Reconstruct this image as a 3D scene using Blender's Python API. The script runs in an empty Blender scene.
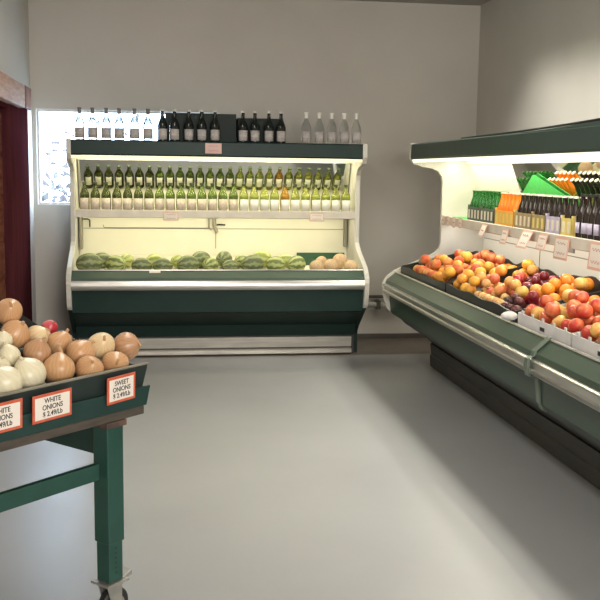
import bpy, bmesh, math, random
from mathutils import Vector, Matrix
random.seed(7)
sc = bpy.context.scene
COL = sc.collection
PI = math.pi

# ------------------------------------------------------------------ materials
def new_mat(name):
    m = bpy.data.materials.new(name); m.use_nodes = True
    nt = m.node_tree
    return m, nt, nt.nodes['Principled BSDF']

def ramp_mix(nt, fac, c1, c2):
    mx = nt.nodes.new('ShaderNodeMix'); mx.data_type = 'RGBA'
    nt.links.new(fac, mx.inputs[0])
    mx.inputs[6].default_value = (*c1, 1); mx.inputs[7].default_value = (*c2, 1)
    return mx.outputs[2]

def noise(nt, scale, detail=3, vec='Object', stretch=None, rough=.5):
    tc = nt.nodes.new('ShaderNodeTexCoord'); n = nt.nodes.new('ShaderNodeTexNoise')
    n.inputs['Scale'].default_value = scale; n.inputs['Detail'].default_value = detail
    n.inputs['Roughness'].default_value = rough
    out = tc.outputs[vec]
    if stretch:
        mp = nt.nodes.new('ShaderNodeMapping'); mp.inputs['Scale'].default_value = stretch
        nt.links.new(out, mp.inputs['Vector']); out = mp.outputs['Vector']
    nt.links.new(out, n.inputs['Vector'])
    return n.outputs['Fac']

def contrast(nt, fac, lo, hi):
    r = nt.nodes.new('ShaderNodeMapRange'); r.inputs['From Min'].default_value = lo; r.inputs['From Max'].default_value = hi
    nt.links.new(fac, r.inputs['Value']); return r.outputs['Result']

def mat(name, c, rough=.5, metal=0, c2=None, scale=8, stretch=None, lo=.35, hi=.65, bump=0, bscale=60, spec=.5, coat=0):
    m, nt, p = new_mat(name)
    p.inputs['Roughness'].default_value = rough; p.inputs['Metallic'].default_value = metal
    p.inputs['Specular IOR Level'].default_value = spec
    if coat: p.inputs['Coat Weight'].default_value = coat
    c2 = c2 or tuple(x * .86 for x in c)
    f = contrast(nt, noise(nt, scale, stretch=stretch), lo, hi)
    nt.links.new(ramp_mix(nt, f, c, c2), p.inputs['Base Color'])
    if bump:
        b = nt.nodes.new('ShaderNodeBump'); b.inputs['Strength'].default_value = bump; b.inputs['Distance'].default_value = .004
        nt.links.new(noise(nt, bscale, 4, stretch=stretch), b.inputs['Height']); nt.links.new(b.outputs['Normal'], p.inputs['Normal'])
    return m

def glass(name, c, trans=1.0, rough=.04, ior=1.45):
    m, nt, p = new_mat(name)
    f = noise(nt, 6)
    nt.links.new(ramp_mix(nt, f, c, tuple(x * .93 for x in c)), p.inputs['Base Color'])
    p.inputs['Transmission Weight'].default_value = trans; p.inputs['Roughness'].default_value = rough
    p.inputs['IOR'].default_value = ior
    return m

def fruit_mat(name, c1, c2, rough=.45, lo=.38, hi=.62, scale=9, rnd=.35):
    """two skin colours in soft patches, each fruit with a balance of its own"""
    m, nt, p = new_mat(name)
    p.inputs['Roughness'].default_value = rough
    oi = nt.nodes.new('ShaderNodeObjectInfo')
    n = nt.nodes.new('ShaderNodeTexNoise'); n.inputs['Scale'].default_value = scale; n.inputs['Detail'].default_value = 3
    tc = nt.nodes.new('ShaderNodeTexCoord')
    ad = nt.nodes.new('ShaderNodeVectorMath'); ad.operation = 'ADD'
    nt.links.new(tc.outputs['Object'], ad.inputs[0]); nt.links.new(oi.outputs['Random'], ad.inputs[1])
    sc_ = nt.nodes.new('ShaderNodeVectorMath'); sc_.operation = 'SCALE'; sc_.inputs['Scale'].default_value = 1.7
    nt.links.new(ad.outputs[0], sc_.inputs[0]); nt.links.new(sc_.outputs[0], n.inputs['Vector'])
    f = contrast(nt, n.outputs['Fac'], lo, hi)
    a = nt.nodes.new('ShaderNodeMath'); a.operation = 'MULTIPLY_ADD'
    nt.links.new(oi.outputs['Random'], a.inputs[0]); a.inputs[1].default_value = rnd * 2; a.inputs[2].default_value = -rnd
    b = nt.nodes.new('ShaderNodeMath'); b.operation = 'ADD'; b.use_clamp = True
    nt.links.new(f, b.inputs[0]); nt.links.new(a.outputs[0], b.inputs[1])
    nt.links.new(ramp_mix(nt, b.outputs[0], c1, c2), p.inputs['Base Color'])
    return m

def stripe_mat(name, c1, c2, n=9, axis='x', rough=.5, wob=1.2, lo=-.3, hi=.5, bump=0):
    """meridian stripes about the fruit's own long axis"""
    m, nt, p = new_mat(name); p.inputs['Roughness'].default_value = rough
    tc = nt.nodes.new('ShaderNodeTexCoord'); sp = nt.nodes.new('ShaderNodeSeparateXYZ'); nt.links.new(tc.outputs['Object'], sp.inputs[0])
    at = nt.nodes.new('ShaderNodeMath'); at.operation = 'ARCTAN2'
    a, b = ('Y', 'Z') if axis == 'x' else ('X', 'Y')
    nt.links.new(sp.outputs[a], at.inputs[0]); nt.links.new(sp.outputs[b], at.inputs[1])
    ml = nt.nodes.new('ShaderNodeMath'); ml.operation = 'MULTIPLY'; ml.inputs[1].default_value = n; nt.links.new(at.outputs[0], ml.inputs[0])
    nz = noise(nt, 22, 4)
    ad = nt.nodes.new('ShaderNodeMath'); ad.operation = 'MULTIPLY_ADD'; ad.inputs[1].default_value = wob * 4
    nt.links.new(nz, ad.inputs[0]); nt.links.new(ml.outputs[0], ad.inputs[2])
    sn = nt.nodes.new('ShaderNodeMath'); sn.operation = 'SINE'; nt.links.new(ad.outputs[0], sn.inputs[0])
    f = contrast(nt, sn.outputs[0], lo, hi)
    nt.links.new(ramp_mix(nt, f, c1, c2), p.inputs['Base Color'])
    if bump:
        bp = nt.nodes.new('ShaderNodeBump'); bp.inputs['Strength'].default_value = bump; bp.inputs['Distance'].default_value = .002
        nt.links.new(sn.outputs[0], bp.inputs['Height']); nt.links.new(bp.outputs['Normal'], p.inputs['Normal'])
    return m

def emit_mat(name, c, s):
    m, nt, p = new_mat(name)
    p.inputs['Base Color'].default_value = (*c, 1); p.inputs['Emission Color'].default_value = (*c, 1)
    p.inputs['Emission Strength'].default_value = s
    return m

M = {}
M['wall'] = mat('wall_paint', (.60, .565, .505), .8, c2=(.56, .53, .475), scale=1.5, bump=.15, bscale=220)
M['ceiling'] = mat('ceiling_paint', (.42, .39, .36), .85, scale=2)
M['base'] = mat('baseboard_rubber', (.10, .085, .07), .6)
M['frame_lit'] = mat('white_frame_lit_wall', (.72, .66, .62), .5)  # window frame white, also used for the wall strip lit by the window
M['maroon'] = mat('maroon_jamb', (.085, .022, .026), .8, c2=(.06, .016, .02), scale=3, stretch=(8, 8, .6), spec=0)
M['doorwood'] = mat('red_brown_door', (.17, .065, .04), .7, c2=(.10, .035, .025), scale=4, stretch=(6, .7, 6), spec=0)
M['beam'] = mat('pine_beam', (.52, .31, .20), .6, c2=(.36, .19, .115), scale=7, stretch=(6, .8, 6), bump=.2)
M['beamdark'] = mat('old_beam_end', (.34, .15, .085), .7, c2=(.20, .08, .05), scale=9)
M['casew'] = mat('case_white_enamel', (.78, .76, .68), .4, c2=(.74, .72, .64), scale=3)
M['casetint'] = mat('case_enamel_tinted', (.76, .73, .56), .4, c2=(.72, .69, .52), scale=3)  # white enamel with the yellow lamp tint put into its colour
M['endp'] = mat('case_end_panel', (.62, .60, .54), .45, scale=3)
M['green'] = mat('dark_green_enamel', (.014, .034, .029), .42, c2=(.012, .029, .025), scale=4, spec=.25)
M['green_lit'] = mat('lit_green_enamel', (.032, .056, .041), .4, c2=(.028, .049, .036), scale=4, spec=.4)  # same case green, lightened for the brighter lighting on the right
M['sill'] = mat('green_sill', (.050, .085, .062), .4, c2=(.044, .076, .055), scale=4, spec=.35)
M['sill2'] = mat('grey_green_sill', (.055, .085, .060), .35, c2=(.048, .076, .053), scale=4)
M['steel'] = mat('brushed_steel', (.70, .68, .63), .36, .85, c2=(.52, .50, .47), scale=14, stretch=(.3, 6, 6))
M['chrome'] = mat('chrome_rail', (.66, .65, .60), .3, .9, c2=(.56, .55, .51), scale=9, stretch=(.3, 4, 4))
M['kickm'] = mat('galvanised_kick', (.62, .585, .52), .34, .35, c2=(.48, .455, .41), scale=7, stretch=(.4, 5, 5))
M['kick'] = mat('dark_kick', (.055, .052, .048), .5, c2=(.045, .043, .04), scale=10, stretch=(.4, 6, 6))
M['mirror'] = mat('mirror_glass', (.72, .73, .67), .02, 1, c2=(.70, .71, .65))
M['shelfm'] = mat('shelf_enamel', (.70, .66, .58), .4)
M['rail'] = mat('price_rail', (.60, .55, .48), .45)
M['seam'] = mat('panel_seam', (.28, .26, .19), .6)
M['pipe'] = mat('grey_pipe', (.52, .50, .46), .45)
M['blackm'] = mat('black_metal', (.02, .02, .02), .45)
M['blackp'] = mat('black_plastic', (.014, .017, .016), .38, c2=(.022, .026, .024), scale=12)
M['card'] = mat('black_carton', (.012, .022, .018), .7)
M['whitebox'] = mat('white_cardboard', (.66, .64, .62), .7, c2=(.58, .56, .55), scale=10)
M['boxin'] = mat('brown_cardboard', (.30, .22, .14), .8)
M['paper'] = mat('cream_card', (.80, .74, .66), .7, c2=(.76, .69, .62))
M['paperp'] = mat('pinkish_card', (.70, .50, .46), .7, c2=(.62, .43, .40))
M['border'] = mat('orange_red_border', (.60, .12, .055), .6, c2=(.5, .09, .045), scale=30)
M['borderp'] = mat('faded_border', (.76, .46, .36), .6)
M['ink'] = mat('black_ink', (.02, .02, .02), .7)
M['inkp'] = mat('red_ink', (.45, .16, .13), .7)
M['lab'] = mat('cream_label', (.70, .62, .50), .6, c2=(.56, .45, .36), scale=70)
M['labw'] = mat('white_label', (.80, .78, .70), .55, c2=(.76, .74, .66), scale=20)
M['labg'] = mat('grey_label', (.50, .47, .45), .6, c2=(.34, .31, .30), scale=80)
M['foil'] = mat('pale_foil', (.66, .62, .56), .4, c2=(.58, .54, .48), scale=20)
M['foil_backlit'] = mat('backlit_foil', (.16, .15, .14), .5)  # cap foil darkened for the backlight from the window
M['foilg'] = mat('green_foil', (.07, .10, .05), .35)
M['gdark'] = glass('dark_green_bottle', (.16, .19, .055), .8)
M['ggreen'] = glass('green_bottle', (.28, .38, .10), .85)
M['glime'] = glass('yellow_green_bottle', (.58, .64, .20), .9)
M['gamber'] = glass('amber_bottle', (.66, .38, .06), .85)
M['gclear'] = glass('clear_bottle', (.90, .93, .92), 1, .02, 1.45)
M['gclear2'] = glass('pale_clear_bottle', (.90, .93, .92), 1, .02, 1.16)
M['gblack'] = glass('black_bottle', (.012, .016, .014), .15)
M['sgreen'] = glass('soda_green', (.04, .26, .05), .5)
M['sorange'] = mat('orange_soda', (.88, .22, .012), .2, c2=(.80, .18, .012), coat=.2)
M['sdark'] = mat('dark_cola', (.018, .010, .008), .12, coat=.4)
M['scap'] = mat('silver_cap', (.80, .78, .70), .4)
M['ctn_green'] = mat('grey_green_carton', (.12, .145, .11), .6, c2=(.09, .11, .085), scale=30)
M['ctn_yellow'] = mat('yellow_carton', (.90, .50, .08), .6, c2=(.80, .42, .06), scale=20)
M['ctn_tan'] = mat('tan_carton', (.42, .33, .17), .6, c2=(.33, .25, .12), scale=20)
M['ctn_lav'] = mat('lavender_carton', (.55, .50, .66), .6, c2=(.46, .40, .56), scale=25)
M['ctn_pale'] = mat('pale_yellow_carton', (.80, .66, .22), .6, c2=(.72, .56, .15), scale=20)
M['spot'] = mat('cream_print', (.84, .78, .62), .6)
M['mat_green'] = mat('bright_green_mat', (.06, .50, .10), .8, c2=(.05, .43, .08), scale=40)
M['table'] = mat('table_green_paint', (.015, .066, .050), .4, c2=(.012, .055, .042), scale=12)
M['apron'] = mat('apron_green', (.011, .042, .036), .4, c2=(.009, .035, .030), scale=12)
M['table_shade'] = mat('table_green_shaded', (.012, .045, .036), .5, c2=(.010, .036, .030), scale=12)  # table green darkened for the rail in shadow under the top
M['plywood'] = mat('worn_wood_edge', (.075, .06, .046), .75, c2=(.045, .037, .03), scale=9, stretch=(1, 1, 6))
M['crate'] = mat('crate_black_green', (.014, .026, .024), .45, c2=(.010, .02, .018), scale=10)
M['lip'] = mat('worn_rim', (.22, .20, .15), .6)
M['rust'] = mat('rusty_bracket', (.14, .07, .05), .8, c2=(.05, .035, .03), scale=30)
M['zinc'] = mat('zinc_caster', (.42, .41, .38), .4, .7, scale=20)
M['rubber'] = mat('black_rubber', (.015, .015, .015), .6)
M['hub'] = mat('wheel_hub', (.32, .24, .18), .6)

# fruit
M['on_y'] = stripe_mat('yellow_onion_skin', (.50, .275, .13), (.56, .325, .165), n=23, axis='z', rough=.34, wob=3, lo=-1, hi=1)
M['on_y2'] = stripe_mat('brown_onion_skin', (.40, .215, .11), (.46, .26, .14), n=19, axis='z', rough=.36, wob=3, lo=-1, hi=1)
M['on_p'] = stripe_mat('pale_onion_skin', (.66, .49, .27), (.71, .55, .33), n=17, axis='z', rough=.34, wob=3, lo=-1, hi=1)
M['on_w'] = stripe_mat('white_onion_skin', (.70, .64, .46), (.66, .60, .42), n=17, axis='z', rough=.32, wob=3, lo=-1, hi=1)
M['on_neck'] = mat('dry_onion_neck', (.50, .30, .155), .8, c2=(.38, .21, .10), scale=60)
M['on_neckw'] = mat('pale_onion_neck', (.62, .54, .36), .8, c2=(.46, .36, .2), scale=60)
M['redo'] = fruit_mat('red_onion_skin', (.42, .02, .04), (.62, .12, .13), .3, rnd=.1)
M['melon'] = stripe_mat('striped_melon_rind', (.12, .15, .065), (.29, .33, .14), n=7, rough=.5, wob=1.9, lo=-.6, hi=.6)
M['melonp'] = stripe_mat('pale_melon_rind', (.16, .21, .06), (.48, .52, .19), n=7, rough=.45, wob=1.6, lo=-.6, hi=.3)
M['melony'] = stripe_mat('yellow_melon_rind', (.27, .33, .08), (.54, .57, .19), n=6, rough=.45, wob=1.5, lo=-.7, hi=.2)
M['cant'] = mat('netted_cantaloupe', (.66, .46, .27), .75, c2=(.50, .35, .19), scale=90, bump=.5, bscale=110)
M['peach'] = fruit_mat('peach_skin', (.72, .29, .08), (.56, .075, .03), .6)
M['necta'] = fruit_mat('nectarine_skin', (.74, .38, .10), (.60, .13, .06), .4)
M['mango'] = fruit_mat('yellow_mango_skin', (.80, .40, .045), (.76, .27, .04), .4, rnd=.3)
M['lemon'] = fruit_mat('yellow_peach_skin', (.82, .50, .07), (.78, .36, .05), .45, rnd=.3)
M['apric'] = fruit_mat('pale_apricot_skin', (.74, .50, .19), (.64, .33, .13), .5, rnd=.25)
M['plumr'] = fruit_mat('red_plum_skin', (.34, .025, .03), (.16, .012, .02), .25, rnd=.3)
M['plumd'] = fruit_mat('dark_plum_skin', (.05, .012, .018), (.12, .03, .035), .3, rnd=.3)
M['orange'] = mat('orange_peel', (.80, .28, .02), .45, c2=(.74, .23, .018), scale=10, bump=.25, bscale=300)
M['appler'] = fruit_mat('red_apple_skin', (.48, .03, .022), (.64, .18, .06), .3, rnd=.35)
M['appley'] = fruit_mat('yellow_apple_skin', (.70, .46, .11), (.68, .30, .08), .35, rnd=.3)
M['crum'] = mat('crumpled_brown_bag', (.33, .24, .14), .8, c2=(.20, .14, .08), scale=25)
M['leaf'] = mat('pink_blossom_leaves', (.11, .085, .087), .8, c2=(.10, .095, .09), scale=4)
M['stem'] = mat('brown_stem', (.2, .15, .1), .8)

def floor_mat():
    m, nt, p = new_mat('painted_concrete')
    tc = nt.nodes.new('ShaderNodeTexCoord'); sp = nt.nodes.new('ShaderNodeSeparateXYZ'); nt.links.new(tc.outputs['Object'], sp.inputs[0])
    n1 = contrast(nt, noise(nt, .9, 5), .3, .7)
    paint = ramp_mix(nt, n1, (.285, .290, .288), (.255, .259, .258))
    n2 = contrast(nt, noise(nt, 5, 5), .3, .7)
    bare = ramp_mix(nt, n2, (.17, .14, .11), (.12, .098, .08))  # brown tone of the strip near the back wall
    # the floor turns from grey to brown short of the back wall
    nz = noise(nt, 3, 4)
    a = nt.nodes.new('ShaderNodeMath'); a.operation = 'MULTIPLY_ADD'; a.inputs[1].default_value = .10
    nt.links.new(nz, a.inputs[0]); nt.links.new(sp.outputs['Y'], a.inputs[2])
    k = contrast(nt, a.outputs[0], 8.14, 8.18)
    mx = nt.nodes.new('ShaderNodeMix'); mx.data_type = 'RGBA'
    nt.links.new(k, mx.inputs[0]); nt.links.new(paint, mx.inputs[6]); nt.links.new(bare, mx.inputs[7])
    nt.links.new(mx.outputs[2], p.inputs['Base Color'])
    r = nt.nodes.new('ShaderNodeMapRange'); r.inputs['To Min'].default_value = .30; r.inputs['To Max'].default_value = .42
    nt.links.new(noise(nt, 2.2, 4), r.inputs['Value']); nt.links.new(r.outputs['Result'], p.inputs['Roughness'])
    b = nt.nodes.new('ShaderNodeBump'); b.inputs['Strength'].default_value = .04; b.inputs['Distance'].default_value = .004
    nt.links.new(noise(nt, 25, 4), b.inputs['Height']); nt.links.new(b.outputs['Normal'], p.inputs['Normal'])
    return m
M['floor'] = floor_mat()

# ------------------------------------------------------------------ mesh helpers
class B:
    def __init__(s): s.v = []; s.f = []
    def add(s, vs, fs):
        o = len(s.v); s.v += [tuple(v) for v in vs]; s.f += [tuple(i + o for i in f) for f in fs]; return s
    def box(s, x0, x1, y0, y1, z0, z1):
        v = [(x0, y0, z0), (x1, y0, z0), (x1, y1, z0), (x0, y1, z0), (x0, y0, z1), (x1, y0, z1), (x1, y1, z1), (x0, y1, z1)]
        return s.add(v, [(3, 2, 1, 0), (4, 5, 6, 7), (0, 1, 5, 4), (1, 2, 6, 5), (2, 3, 7, 6), (3, 0, 4, 7)])
    def hexa(s, p):   # 8 points, bottom ring then top ring
        return s.add(p, [(3, 2, 1, 0), (4, 5, 6, 7), (0, 1, 5, 4), (1, 2, 6, 5), (2, 3, 7, 6), (3, 0, 4, 7)])
    def prism(s, poly, l0, l1):   # poly of (u,z); extruded along x
        n = len(poly)
        v = [(l0, u, z) for u, z in poly] + [(l1, u, z) for u, z in poly]
        f = [tuple(range(n)), tuple(range(2 * n - 1, n - 1, -1))] + [(i, i + n, (i + 1) % n + n, (i + 1) % n) for i in range(n)]
        return s.add(v, f)
    def lathe(s, prof, seg=20, c=(0, 0, 0)):
        v = []; f = []; rings = []
        for r, z in prof:
            if r < 1e-6: rings.append([len(v)]); v.append((c[0], c[1], c[2] + z))
            else:
                rings.append(list(range(len(v), len(v) + seg)))
                v += [(c[0] + r * math.cos(2 * PI * i / seg), c[1] + r * math.sin(2 * PI * i / seg), c[2] + z) for i in range(seg)]
        for a, b in zip(rings, rings[1:]):
            for i in range(seg):
                j = (i + 1) % seg
                if len(a) == 1 and len(b) == 1: continue
                if len(a) == 1: f.append((a[0], b[j], b[i]))
                elif len(b) == 1: f.append((a[i], a[j], b[0]))
                else: f.append((a[i], a[j], b[j], b[i]))
        return s.add(v, f)
    def tube(s, pts, r, seg=10):
        pts = [Vector(p) for p in pts]; v = []; f = []
        for i, p in enumerate(pts):
            d = (pts[min(i + 1, len(pts) - 1)] - pts[max(i - 1, 0)]).normalized()
            a = d.cross(Vector((0, 0, 1)) if abs(d.z) < .9 else Vector((1, 0, 0))).normalized(); b = d.cross(a)
            v += [p + (a * math.cos(2 * PI * k / seg) + b * math.sin(2 * PI * k / seg)) * r for k in range(seg)]
        for i in range(len(pts) - 1):
            for k in range(seg):
                f.append((i * seg + k, i * seg + (k + 1) % seg, (i + 1) * seg + (k + 1) % seg, (i + 1) * seg + k))
        f += [tuple(range(seg - 1, -1, -1)), tuple(range((len(pts) - 1) * seg, len(pts) * seg))]
        return s.add(v, f)
    def arc(s, r, z0, z1, a0, a1, t=.0012, n=10):   # curved label with thickness
        v = []; f = []
        for i in range(n + 1):
            a = a0 + (a1 - a0) * i / n
            for rr, z in ((r, z0), (r, z1), (r + t, z1), (r + t, z0)): v.append((rr * math.cos(a), rr * math.sin(a), z))
        for i in range(n):
            for k in range(4): f.append((i * 4 + k, i * 4 + (k + 1) % 4, i * 4 + 4 + (k + 1) % 4, i * 4 + 4 + k))
        f += [(0, 1, 2, 3), (n * 4 + 3, n * 4 + 2, n * 4 + 1, n * 4)]
        return s.add(v, f)
    def mesh(s, name, m, smooth=False, bevel=0):
        me = bpy.data.meshes.new(name); me.from_pydata(s.v, [], s.f)
        bm = bmesh.new(); bm.from_mesh(me)
        bmesh.ops.recalc_face_normals(bm, faces=bm.faces)
        if bevel:
            es = [e for e in bm.edges if len(e.link_faces) == 2 and e.calc_face_angle(0) > .6]
            bmesh.ops.bevel(bm, geom=es, offset=bevel, segments=2, affect='EDGES', profile=.5)
        for f in bm.faces: f.smooth = bool(smooth)
        if smooth == 'auto':
            for e in bm.edges:
                if len(e.link_faces) == 2 and e.calc_face_angle(0) > .7: e.smooth = False
        bm.to_mesh(me); bm.free()
        me.materials.append(m)
        return me
    def obj(s, name, m, parent=None, smooth=False, bevel=0, label=None):
        o = bpy.data.objects.new(name, s.mesh(name, m, smooth, bevel)); COL.objects.link(o)
        if parent: o.parent = parent
        if label: o['label'] = label
        return o

def tag(o, label, cat, group=None):
    o['label'] = label; o['category'] = cat
    if group: o['group'] = group
    return o
def empty(name, loc, rz=0):
    o = bpy.data.objects.new(name, None); COL.objects.link(o); o.location = loc; o.rotation_euler = (0, 0, rz); o.empty_display_size = .1
    return o
def struct(o):
    o['kind'] = 'structure'; return o
def copy_tree(o, parent=None):
    c = o.copy(); COL.objects.link(c)
    if parent: c.parent = parent
    for ch in list(o.children): copy_tree(ch, c)
    return c
ONES = 'zeroth first second third fourth fifth sixth seventh eighth ninth tenth eleventh twelfth thirteenth fourteenth fifteenth sixteenth seventeenth eighteenth nineteenth twentieth'.split()
def ordn(i):
    if i <= 20: return ONES[i]
    t = {2: 'twenty', 3: 'thirty', 4: 'forty'}[i // 10]
    return t + '-' + ONES[i % 10] if i % 10 else t[:-1] + 'ieth'

def text_mesh(txt, size, m, name='lettering', align='CENTER'):
    cu = bpy.data.curves.new(name, 'FONT'); cu.body = txt; cu.size = size; cu.align_x = align; cu.align_y = 'CENTER'
    cu.extrude = .0004; cu.offset = size * .012; cu.space_line = .95
    t = bpy.data.objects.new(name, cu); COL.objects.link(t)
    dg = bpy.context.evaluated_depsgraph_get(); dg.update()
    me = bpy.data.meshes.new_from_object(t.evaluated_get(dg))
    bpy.data.objects.remove(t); bpy.data.curves.remove(cu)
    me.name = name; me.materials.clear(); me.materials.append(m)
    return me

# ------------------------------------------------------------------ room
XL, XR, YB, YF, ZC = -1.18, 2.98, 8.95, -2.6, 3.18
struct(B().box(XL - .3, XR + .2, YF - .2, YB + .2, -.1, 0).obj('floor', M['floor']))
struct(B().box(XL - .3, XR + .2, YF - .2, YB + .2, ZC, ZC + .1).obj('ceiling', M['ceiling']))
WX0, WX1, WZ0, WZ1 = -1.135, .52, 1.272, 2.13
b = B().box(XL - .3, WX0, YB, YB + .2, 0, ZC).box(WX1, XR + .2, YB, YB + .2, 0, ZC).box(WX0, WX1, YB, YB + .2, 0, WZ0).box(WX0, WX1, YB, YB + .2, WZ1, ZC)
struct(b.obj('wall_back', M['wall']))
struct(B().box(XR, XR + .2, YF, YB, 0, ZC).obj('wall_right', M['wall']))
struct(B().box(XL, XR, YF - .2, YF, 0, ZC).obj('wall_front', M['wall']))
DY0, DY1, DZ = 6.5, 8.60, 2.12
struct(B().box(XL - .3, XL, YF, DY0, 0, ZC).box(XL - .3, XL, DY1, YB, 0, ZC).box(XL - .3, XL, DY0, DY1, DZ + .02, ZC).obj('wall_left', M['wall']))
# back window
w = struct(empty('window_1', (WX0, YB + .06, WZ0)))
W_, H_ = WX1 - WX0, WZ1 - WZ0
struct(B().box(0, W_, 0, .05, 0, .018).box(0, W_, 0, .05, H_ - .018, H_).box(0, .018, 0, .05, .018, H_ - .018).box(W_ - .018, W_, 0, .05, .018, H_ - .018).obj('window_frame', M['frame_lit'], w))
gl = glass('window_glass', (.98, .99, 1), 1, 0, 1.02)
struct(B().box(.018, W_ - .018, .02, .026, .018, H_ - .018).obj('window_pane', gl, w))
# door in the left wall
d = struct(empty('door_1', (XL, DY0, 0)))
DL = DY1 - DY0
leaf = B().box(-.10, -.05, .06, DL - .98, 0, 2.05)
for i in range(6): leaf.box(-.05, -.035, .12, DL - 1.04, .10 + i * .325, .10 + i * .325 + .285)
leaf.obj('door_leaf', M['doorwood'], d, bevel=.006)
B().box(-.12, .02, DL - .98, DL - .005, 0, DZ).obj('door_jamb', M['maroon'], d, bevel=.01)
B().box(-.12, .02, 0, .06, 0, DZ).obj('door_jamb', M['maroon'], d, bevel=.01)
B().box(-.12, .0, .06, DL - .98, 2.05, DZ).obj('door_head', M['maroon'], d)
for o in d.children: struct(o)
B().tube([(-.03, .25, 1.0), (.02, .25, 1.0), (.02, .25, 1.12), (-.03, .25, 1.12)], .01).obj('door_handle', M['steel'], d, 'auto')
hb = B().box(XL, XL + .075, 5.6, 8.07, 2.082, 2.262).obj('wooden_beam', M['beam'], bevel=.008)
tag(hb, 'pale rough wooden beam above the maroon door on the left wall', 'beam')
hb2 = B().box(XL + .022, XL + .045, 8.34, 8.68, 2.10, 2.285).obj('beam_block', M['beamdark'], bevel=.006)
tag(hb2, 'short dark wooden block at the corner end of the door beam', 'wood block')
struct(B().box(XL, XL + .02, 8.605, 8.84, 0, DZ - .002).obj('lit_wall_strip_1', M['frame_lit']))  # stands in for wall lit by the window, brightness put into its white
struct(B().box(XL, XR, YB - .02, YB, 0, .045).obj('baseboard_back', M['base']))
# shrub in blossom outside the window
sh = empty('blossom_shrub', (-.75, 11.2, 0))
tag(sh, 'pinkish blossoming shrub outside the bright back window', 'shrub')
lb = B()
for i in range(520):
    p = Vector((random.gauss(0, .42), random.gauss(0, .3), 1.25 + random.gauss(0, .3)))
    a = Vector((random.uniform(-1, 1), random.uniform(-1, 1), random.uniform(-1, 1))).normalized()
    c = a.cross(Vector((.3, .5, .8))).normalized(); s_ = random.uniform(.05, .09)
    n_ = a.cross(c) * .006
    lb.add([p - a * s_, p + c * s_ * .5 + n_, p + a * s_, p - c * s_ * .5 + n_], [(0, 1, 2, 3)])
lb.obj('foliage', M['leaf'], sh)
B().tube([(0, 0, 0), (.03, 0, .6), (-.02, .02, 1.2)], .03).tube([(.02, 0, .5), (.25, .05, 1.3)], .015).tube([(.02, 0, .6), (-.25, -.05, 1.3)], .015).obj('stem', M['stem'], sh, True)
struct(B().box(-30, 30, 9.15, 60, -.12, -.02).obj('ground', mat('pale_ground', (.5, .48, .45), .9)))

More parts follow.
